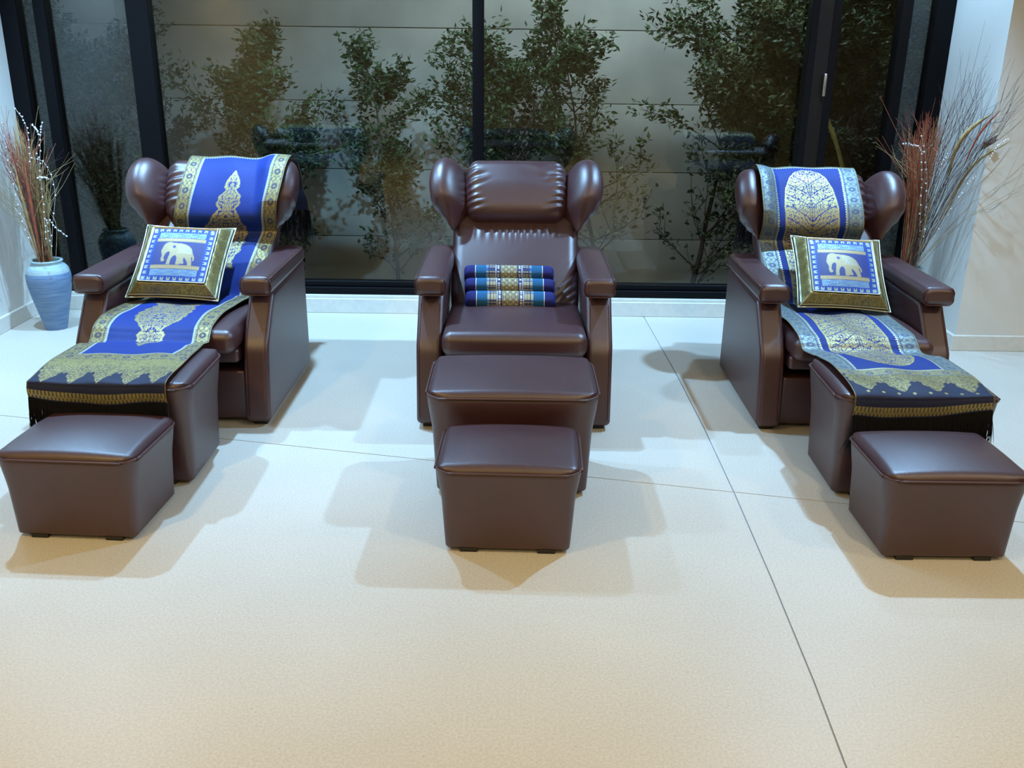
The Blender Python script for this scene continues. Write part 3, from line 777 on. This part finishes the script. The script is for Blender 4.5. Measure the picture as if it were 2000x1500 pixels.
def cushion(label, ch, cx, cy, rot, seed):
    hw, hh, fw, fh = .205, .205, .146, .150
    n = 190
    u, v, rgb, a, d = cushion_pattern(n, 0, hw, hh, fw, fh)
    r = np.random.default_rng(seed)
    # relief: field puffed, border slopes down to the outer seam
    dd = np.clip(d, 0, 1)
    z = .052*(1-smooth01(dd)**1.0)+.016*(1-np.clip(np.abs(u)/fw, 0, 1)**2)*(1-np.clip(np.abs(v)/fh, 0, 1)**2)
    z = z+.004*np.exp(-(d/.05)**2)
    wr = .0045*np.sin(v*95+seed)*smooth01(dd*3)*(1-dd)*(np.abs(u) > fw)+.003*np.sin(u*80)*smooth01(dd*3)*(1-dd)*(np.abs(v) > fh)
    z = z+wr
    # concave edges, sharp ears at the corners
    k = 1-.045*(1-(v/hh)**2)*dd; k2 = 1-.055*(1-(u/hw)**2)*dd
    uu, vv = u*k, v*k2
    F = np.stack([uu, vv, z], -1)
    t = thing('cushion', label, 'cushion', (0, 0, 0), 0, 'elephant cushions on the outer armchairs')
    me = grid_mesh(F); color_attr(me, np.concatenate([rgb, a[..., None]], -1)); cf = put('cover_front', me, M['satin'], t)
    # back shell, black
    m = 26; vb, ub = np.meshgrid(np.linspace(-hh, hh, m), np.linspace(-hw, hw, m), indexing='ij')
    db = np.maximum((np.abs(ub)-fw)/(hw-fw), (np.abs(vb)-fh)/(hh-fh)); ddb = np.clip(db, 0, 1)
    kb = 1-.045*(1-(vb/hh)**2)*ddb; k2b = 1-.055*(1-(ub/hw)**2)*ddb
    zb = -.085*(1-(ub/hw)**4)*(1-(vb/hh)**4)-.002
    B = np.stack([ub*kb, vb*k2b, zb], -1)[:, ::-1]
    put('cover_back', grid_mesh(B), M['fringe'], t)
    # pale piping round the raised field and the outer edge
    lp = [(a_*1.0, b_*1.0, .056) for a_, b_ in rrect(fw+.001, fh+.001, .006, 3)]
    v_, f_ = tube(lp, .0022, 5, closed=True); put('piping', mesh(v_, f_), M['pipe'], t)
    lp = []
    for q in range(4):
        for e in np.linspace(-1, 1, 14, endpoint=False):
            pu, pv = ((e*hw, -hh), (hw, e*hh), (-e*hw, hh), (-hw, -e*hh))[q]
            kk = 1-.045*(1-(pv/hh)**2); kk2 = 1-.055*(1-(pu/hw)**2); lp.append((pu*kk, pv*kk2, 0))
    v_, f_ = tube(lp, .0028, 5, closed=True); put('edge_cord', mesh(v_, f_), M['pipe'], t)
    # orientation: u->x, v->up the back, z->normal ; lean slightly steeper than the back
    al = R(40)
    Xa = Vector((math.cos(rot), math.sin(rot)*math.cos(al), math.sin(rot)*math.sin(al)))
    N = Vector((0, -math.sin(al), math.cos(al))); Ya = N.cross(Xa)
    p = (0, cy, .610)
    Mx = Matrix(((Xa.x, Ya.x, N.x, cx), (Xa.y, Ya.y, N.y, p[1]), (Xa.z, Ya.z, N.z, p[2]), (0, 0, 0, 1)))
    base = Matrix.Translation((ch[0], ch[1], 0)) @ Matrix.Rotation(ch[2], 4, 'Z') @ Matrix.Scale(CS[0 if cx < 0 else 2], 4)
    t.matrix_world = base @ Mx
    return t
M['pipe'] = mat('gold_cord', (.55, .52, .33), .35, metal=.5)
cushion('square elephant cushion with gold border on the left armchair', CH[0], -.060, .452, R(-2.0), 1)
cushion('square elephant cushion with gold border on the right armchair', CH[2], .018, .440, R(-3.0), 2)

# ------------------------------------------------------------------ three-roll pillow on the middle chair
def roll_pillow():
    t = thing('bolster_pillow', 'blue and teal three-roll pillow with gold brocade on the middle armchair', 'pillow', (CH[1][0], CH[1][1], 0))
    hl = .203
    tops = [(.142, .035, .062), (.076, .035, .065), (.006, .041, .068)]
    for k, (u, hu, hw) in enumerate(tops):
        NX, NA = 190, 56; xs = np.linspace(-1, 1, NX); an = np.arange(NA)*2*PI/NA; V0 = []
        for q in xs:
            e_ = abs(q); rs = (1-max(0, (e_-.93)/.07)**2.6)**(1/2.6) if e_ < 1 else .0
            cx_, sx_ = np.cos(an), np.sin(an); pw = .72
            V0.append(np.stack([np.full(NA, q*hl), hu*rs*np.sign(cx_)*np.abs(cx_)**pw, hw*rs*np.sign(sx_)*np.abs(sx_)**pw], 1))
        v = np.vstack(V0); f = [(i*NA+j, i*NA+(j+1) % NA, (i+1)*NA+(j+1) % NA, (i+1)*NA+j) for i in range(NX-1) for j in range(NA)]
        x, b, c_ = v[:, 0], v[:, 1], v[:, 2]
        # ends pinch and puff
        e = np.abs(x)/hl
        puff = 1+.05*(1-e**2)-.12*smooth01((e-.85)/.15)
        X = x
        V = np.stack([X-.020+(-.004*(2-k)), u+b*puff+.012*(.5-e**2)*(0), .062+c_*puff], 1)
        xn = x/hl; a_ = c_/.009
        rgb = np.tile(np.array([.010, .012, .11]), (len(v), 1)); al = np.zeros(len(v))
        def st(m, cc, aa=0.): rgb[m] = cc; al[m] = aa
        ax = np.abs(xn)
        s_ = np.where(np.abs(c_) >= hw-.03, b, b)+c_*.6     # around the roll
        st(ax < .73, (.008, .085, .20)); st(np.abs(ax-.735) < .008, (.75, .78, .75))
        st(ax < .50, (.035, .045, .12))
        row = ((s_/.0078) % 1) < .55
        st((ax < .50) & (ax > .30) & row & (np.abs(((ax-.30)/.067) % 1-.5) < .40), (.36, .34, .21), .3)
        st((ax < .50) & (ax > .46) & ~row, (.015, .12, .34))
        st(np.abs(ax-.285) < .012, (.45, .5, .5), .3)
        st((ax < .26) & (ax > .20) & (((s_/.010) % 1) < .5) & (np.abs(ax-.23) < .02), (.6, .62, .55), .3)
        cen = ax < .175
        d1 = np.abs(((xn/.13+s_/.024) % 1)-.5); d2 = np.abs(((xn/.13-s_/.024) % 1)-.5)
        st(cen, (.27, .24, .13), .3); st(cen & ((d1 < .07) | (d2 < .07)), (.09, .10, .10), .1); st(cen & (d1 > .34) & (d2 > .34), (.45, .46, .34), .4)
        me = mesh(back_pt(V), f); color_attr(me, np.concatenate([rgb, al[:, None]], 1)); put('roll', me, M['cotton'], t)
    return t
roll_pillow()

# ------------------------------------------------------------------ vases and dried stems
def vase_mat(name, a, b):
    m = mat(name, a, .55, bump=(60, .4)); nt = m.node_tree; bs = nt.nodes['Principled BSDF']; tc = [n for n in nt.nodes if n.type == 'TEX_COORD'][0]
    mp = nt.nodes.new('ShaderNodeMapping'); mp.inputs['Scale'].default_value = (3, 3, 40); n = nt.nodes.new('ShaderNodeTexNoise'); n.inputs['Scale'].default_value = 3; n.inputs['Detail'].default_value = 8
    nt.links.new(tc.outputs['Object'], mp.inputs[0]); nt.links.new(mp.outputs[0], n.inputs['Vector'])
    r = nt.nodes.new('ShaderNodeValToRGB'); r.color_ramp.elements[0].position = .35; r.color_ramp.elements[1].position = .7; r.color_ramp.elements[0].color = (*a, 1); r.color_ramp.elements[1].color = (*b, 1)
    nt.links.new(n.outputs['Fac'], r.inputs[0]); nt.links.new(r.outputs[0], bs.inputs['Base Color']); return m
M['vase'] = vase_mat('blue_washed_clay', (.085, .16, .30), (.17, .26, .38)); M['vase_rim'] = vase_mat('pale_blue_glaze', (.25, .38, .45), (.42, .52, .52))
M['reed_red'] = mat('red_dyed_twigs', (.30, .07, .035), .6, noise=.4, nscale=40); M['reed_tan'] = mat('dried_grass', (.34, .24, .10), .6, noise=.4, nscale=40)
M['reed_dark'] = mat('dark_twigs', (.07, .035, .028), .6, noise=.4, nscale=40); M['bead'] = mat('silver_glitter', (.85, .87, .9), .2, metal=.6)
def vase(label, x, y):
    t = thing('vase', label, 'vase', (x, y, 0), 0)
    prof = [(0, .004), (.050, 0), (.058, .006), (.066, .04), (.082, .11), (.101, .19), (.113, .26), (.115, .30), (.110, .322)]
    v, f = lathe(catmull([(a, b, 0) for a, b in prof], 4)[:, :2], 48); put('body', mesh(v, f), M['vase'], t)
    prof = [(.1105, .320), (.105, .342), (.091, .360), (.079, .368), (.076, .374), (.082, .381), (.084, .386), (.078, .390), (.070, .386), (.066, .36), (.056, .30)]
    v, f = lathe(catmull([(a, b, 0) for a, b in prof], 4)[:, :2], 48); put('neck', mesh(v, f), M['vase_rim'], t)
    v, f = lathe([(.054, .33), (.0, .33)], 48); put('inner_fill', mesh(v, f), M['black'], t)
    return t
def stems(t, name, base, tips, m, rad, r, curl=.02, fork=.35, h0=.34):
    """tips: list of end points relative to the vase foot; each stem is a thin curved twig, many fork"""
    parts = []
    for tip in tips:
        a = r.uniform(0, 2*PI); b0 = np.array([base[0]+.04*math.cos(a)*r.random(), base[1]+.04*math.sin(a)*r.random(), h0])
        tip = np.asarray(tip, float); mid = b0+(tip-b0)*.5+r.normal(0, curl, 3)-np.array([(tip[0]-b0[0])*.10, 0, -.02]); q = b0+(tip-b0)*.8+r.normal(0, curl*.8, 3)
        P = catmull([b0, mid, q, tip], 5); parts.append(tube(P, np.linspace(rad, rad*.35, len(P)), 3, caps=False))
        if r.random() < fork:
            for _ in range(2):
                s = P[r.integers(6, 13)]; L = np.linalg.norm(tip-s); d = (tip-s)+r.normal(0, .06+.12*L, 3); P2 = catmull([s, s+d*.5+r.normal(0, .008, 3), s+d], 4)
                parts.append(tube(P2, np.linspace(rad*.6, rad*.25, len(P2)), 3, caps=False))
    v, f = join(parts); v[:, 0] = np.clip(v[:, 0], XL+.03-t.location[0], 1e9)
    X_, Y_ = v[:, 0]+t.location[0]-(XR-.03), v[:, 1]+t.location[1]-(YF-.04); bad = (X_ > 0) & (Y_ > 0)
    v[:, 0] -= np.where(bad & (X_ <= Y_), X_, 0); v[:, 1] -= np.where(bad & (X_ > Y_), Y_, 0)
    return put(name, mesh(v, f, False), m, t, kind='stuff')
def beads(t, lines, r, n=9):
    parts = []
    for L in lines:
        P = catmull(L, 6); parts.append(tube(P, .0009, 3, caps=False))
        for q in np.linspace(.1, 1, n):
            p = P[int(q*(len(P)-1))]+r.normal(0, .002, 3); v, f = rbox(.0045, .0045, .0045, .0044, 2, 1); parts.append((v+p, f))
    v, f = join(parts); return put('beaded_sprays', mesh(v, f), M['bead'], t, kind='stuff')
def blade(pts, wd, m, t, tilt=(0, -1, .2)):
    P = catmull(pts, 6); n = len(P); s = np.linspace(0, 1, n); W_ = wd*np.sin(np.clip(s*PI, 0.05, PI-.02))**.7
    T = np.gradient(P, axis=0); S = np.cross(T, np.array(tilt)); S /= np.linalg.norm(S, axis=1, keepdims=True); N = np.cross(S, T); N /= np.linalg.norm(N, axis=1, keepdims=True)
    V = np.concatenate([P-S*W_[:, None], P+N*W_[:, None]*.25, P+S*W_[:, None], P-N*W_[:, None]*.12]); F = []
    for i in range(n-1):
        for k in range(4): k2 = (k+1) % 4; F.append((k*n+i, k2*n+i, k2*n+i+1, k*n+i+1))
    return put('blade', mesh(V, F), m, t)
def W2(px, py, Y, o):  # photo point on plane Y, relative to o
    return (gx(px, py, Y)-o[0], Y-o[1], gz(px, py, Y)-o[2])
VL = (-2.56, 5.08, 0); VR = (2.20, 5.20, 0)
vase('blue washed clay vase on the floor in the left corner', VL[0], VL[1])
vase('blue clay vase hidden behind the right armchair arm, holding the right reeds', VR[0], VR[1])
r = np.random.default_rng(5)
tl = thing('dried_grass_bunch', 'bunch of dried red and tan twigs with silver sprays in the left vase', 'dried flowers', (VL[0], VL[1], .30))
o = (VL[0], VL[1], .30)
def tipsL(n, x0, x1, y0, y1, Ys=(4.95, 5.3)):
    out = []
    for _ in range(n):
        px = r.uniform(x0, x1); f = (px-x0)/(x1-x0); py = y0+(y1-y0)*f+r.uniform(0, 70)**1.0; Yp = r.uniform(*Ys); p = W2(px, py, Yp, o)
        p = (max(p[0], XL+.03-o[0]), min(p[1], 5.38-o[1]), p[2]); out.append(p)
    return out
B0 = (0, 0)
stems(tl, 'red_twigs', B0, tipsL(75, 2, 60, 235, 260), M['reed_red'], .0026, r, .012, .3, .02)
stems(tl, 'tan_twigs', B0, tipsL(120, 22, 96, 205, 330), M['reed_tan'], .0022, r, .012, .15, .02)
stems(tl, 'dark_twigs', B0, tipsL(40, -10, 90, 220, 320), M['reed_dark'], .0018, r, .014, .5, .02)
stems(tl, 'low_twigs', B0, tipsL(26, -55, 20, 330, 280), M['reed_tan'], .0016, r, .012, .3, .02)
L0 = [W2(100, 500, 5.05, o), W2(103, 440, 5.0, o), W2(107, 370, 4.98, o), W2(88, 320, 4.98, o), W2(62, 308, 4.98, o)]
beads(tl, [L0, [W2(98, 480, 5.0, o), W2(92, 430, 4.97, o), W2(112, 447, 4.95, o), W2(130, 461, 4.93, o)],
           [W2(96, 350, 5, o), W2(85, 346, 4.98, o), W2(71, 347, 4.97, o)], [W2(78, 330, 5, o), W2(79, 265, 5, o), W2(82, 239, 4.98, o)],
           [W2(78, 265, 5, o), W2(70, 252, 5, o), W2(62, 243, 5, o)], [W2(60, 330, 5, o), W2(52, 250, 5, o), W2(30, 212, 5, o)],
           [W2(90, 480, 5, o), W2(85, 400, 5, o), W2(72, 300, 5, o)], [W2(60, 480, 4.95, o), W2(30, 380, 4.95, o), W2(3, 240, 4.95, o)]], r, 11)
blade([W2(78, 508, 5.03, o), W2(55, 430, 4.98, o), W2(38, 370, 4.96, o), W2(28, 320, 4.95, o)], .009, M['reed_tan'], tl)
blade([W2(82, 508, 5.03, o), W2(68, 440, 4.98, o), W2(55, 370, 4.96, o), W2(44, 300, 4.95, o)], .010, M['reed_red'], tl)
tr = thing('dried_grass_bunch', 'spreading dried reeds and red twigs with silver sprays behind the right armchair', 'dried flowers', (VR[0], VR[1], .30))
o = (VR[0], VR[1], .30)
def tipsR(pts, jit, Ys=(4.6, 5.15)):
    out = []
    for px, py in pts:
        for _ in range(jit[0]):
            a, b = px+r.normal(0, jit[1]), py+abs(r.normal(0, jit[2])); Yp = r.uniform(*Ys)
            if gx(a, b, Yp) > 2.36: Yp = min(Yp, 4.83)
            out.append(W2(a, b, Yp, o))
    return out
stems(tr, 'red_twigs', B0, tipsR([(1785, 260), (1795, 245), (1808, 235), (1818, 215), (1826, 240)], (18, 7, 25), (4.95, 5.3)), M['reed_red'], .0026, r, .012, .4, .02)
stems(tr, 'tan_twigs', B0, tipsR([(1782, 250), (1800, 240), (1830, 230), (1820, 300)], (10, 7, 30), (4.95, 5.3)), M['reed_tan'], .0022, r, .012, .4, .02)
stems(tr, 'dark_twigs', B0, tipsR([(1860, 190), (1895, 140), (1915, 130), (1935, 135), (1920, 180), (1945, 200), (1975, 150), (1995, 165), (1890, 250), (1930, 250)], (4, 8, 18), (4.6, 5.0)), M['reed_dark'], .0017, r, .02, .9, .02)
stems(tr, 'outer_twigs', B0, tipsR([(1975, 285), (2000, 315), (2010, 330), (1960, 240)], (2, 8, 8), (4.55, 4.8)), M['reed_tan'], .0016, r, .015, .6, .02)
blade([W2(1850, 350, 4.9, o), W2(1868, 290, 4.85, o), W2(1895, 252, 4.82, o), W2(1940, 220, 4.78, o)], .012, M['reed_tan'], tr)
blade([W2(1880, 330, 4.85, o), W2(1905, 275, 4.8, o), W2(1930, 240, 4.78, o), W2(1955, 215, 4.75, o)], .006, M['reed_red'], tr)
blade([W2(1840, 430, 4.95, o), W2(1875, 360, 4.9, o), W2(1915, 310, 4.8, o), W2(1975, 275, 4.7, o)], .008, M['reed_tan'], tr)
blade([W2(1795, 505, 5.1, o), W2(1803, 450, 5.05, o), W2(1812, 410, 5.0, o), W2(1822, 370, 5.0, o)], .009, M['reed_tan'], tr)
beads(tr, [[W2(1800, 500, 5.1, o), W2(1815, 400, 5.0, o), W2(1835, 330, 4.9, o), W2(1850, 300, 4.9, o)],
           [W2(1800, 500, 5.1, o), W2(1850, 420, 4.95, o), W2(1890, 360, 4.85, o), W2(1905, 345, 4.8, o)],
           [W2(1795, 500, 5.1, o), W2(1798, 400, 5.05, o), W2(1801, 300, 5.0, o)], [W2(1806, 300, 5.0, o), W2(1790, 285, 5.0, o), W2(1764, 281, 5.0, o)],
           [W2(1800, 500, 5.1, o), W2(1808, 420, 5.0, o), W2(1810, 330, 5.0, o), W2(1800, 265, 5.0, o)],
           [W2(1930, 320, 4.75, o), W2(1945, 290, 4.72, o), W2(1968, 272, 4.7, o)]], r, 12)

# ------------------------------------------------------------------ ceiling lamps (out of frame, mirrored in the glass)
def downlight(x, y, label):
    t = thing('downlight', label, 'ceiling light', (x, y, CEIL), 0, 'round recessed downlights')
    v, f = lathe([(.062, -.001), (.062, -.006), (.045, -.008), (.042, -.002)], 28); put('trim_ring', mesh(v, f), M['steel'], t)
    m = bpy.data.materials.get('lamp_lens')
    if not m:
        m = bpy.data.materials.new('lamp_lens'); m.use_nodes = True; b = m.node_tree.nodes['Principled BSDF']
        b.inputs['Emission Color'].default_value = (1, .95, .8, 1); b.inputs['Emission Strength'].default_value = 6
    v, f = lathe([(.042, -.003), (.0, -.003)], 28); put('lens', mesh(v, f), m, t)
for k, (x, y) in enumerate(DOWN+WDOWN[:3]):
    downlight(x, y, ['downlight above the left and centre chairs', 'downlight above the right chair', 'downlight above the left chair', 'downlight close to the window at the right', 'warm downlight in front left', 'warm downlight in front right', 'warm downlight at the far right'][k])
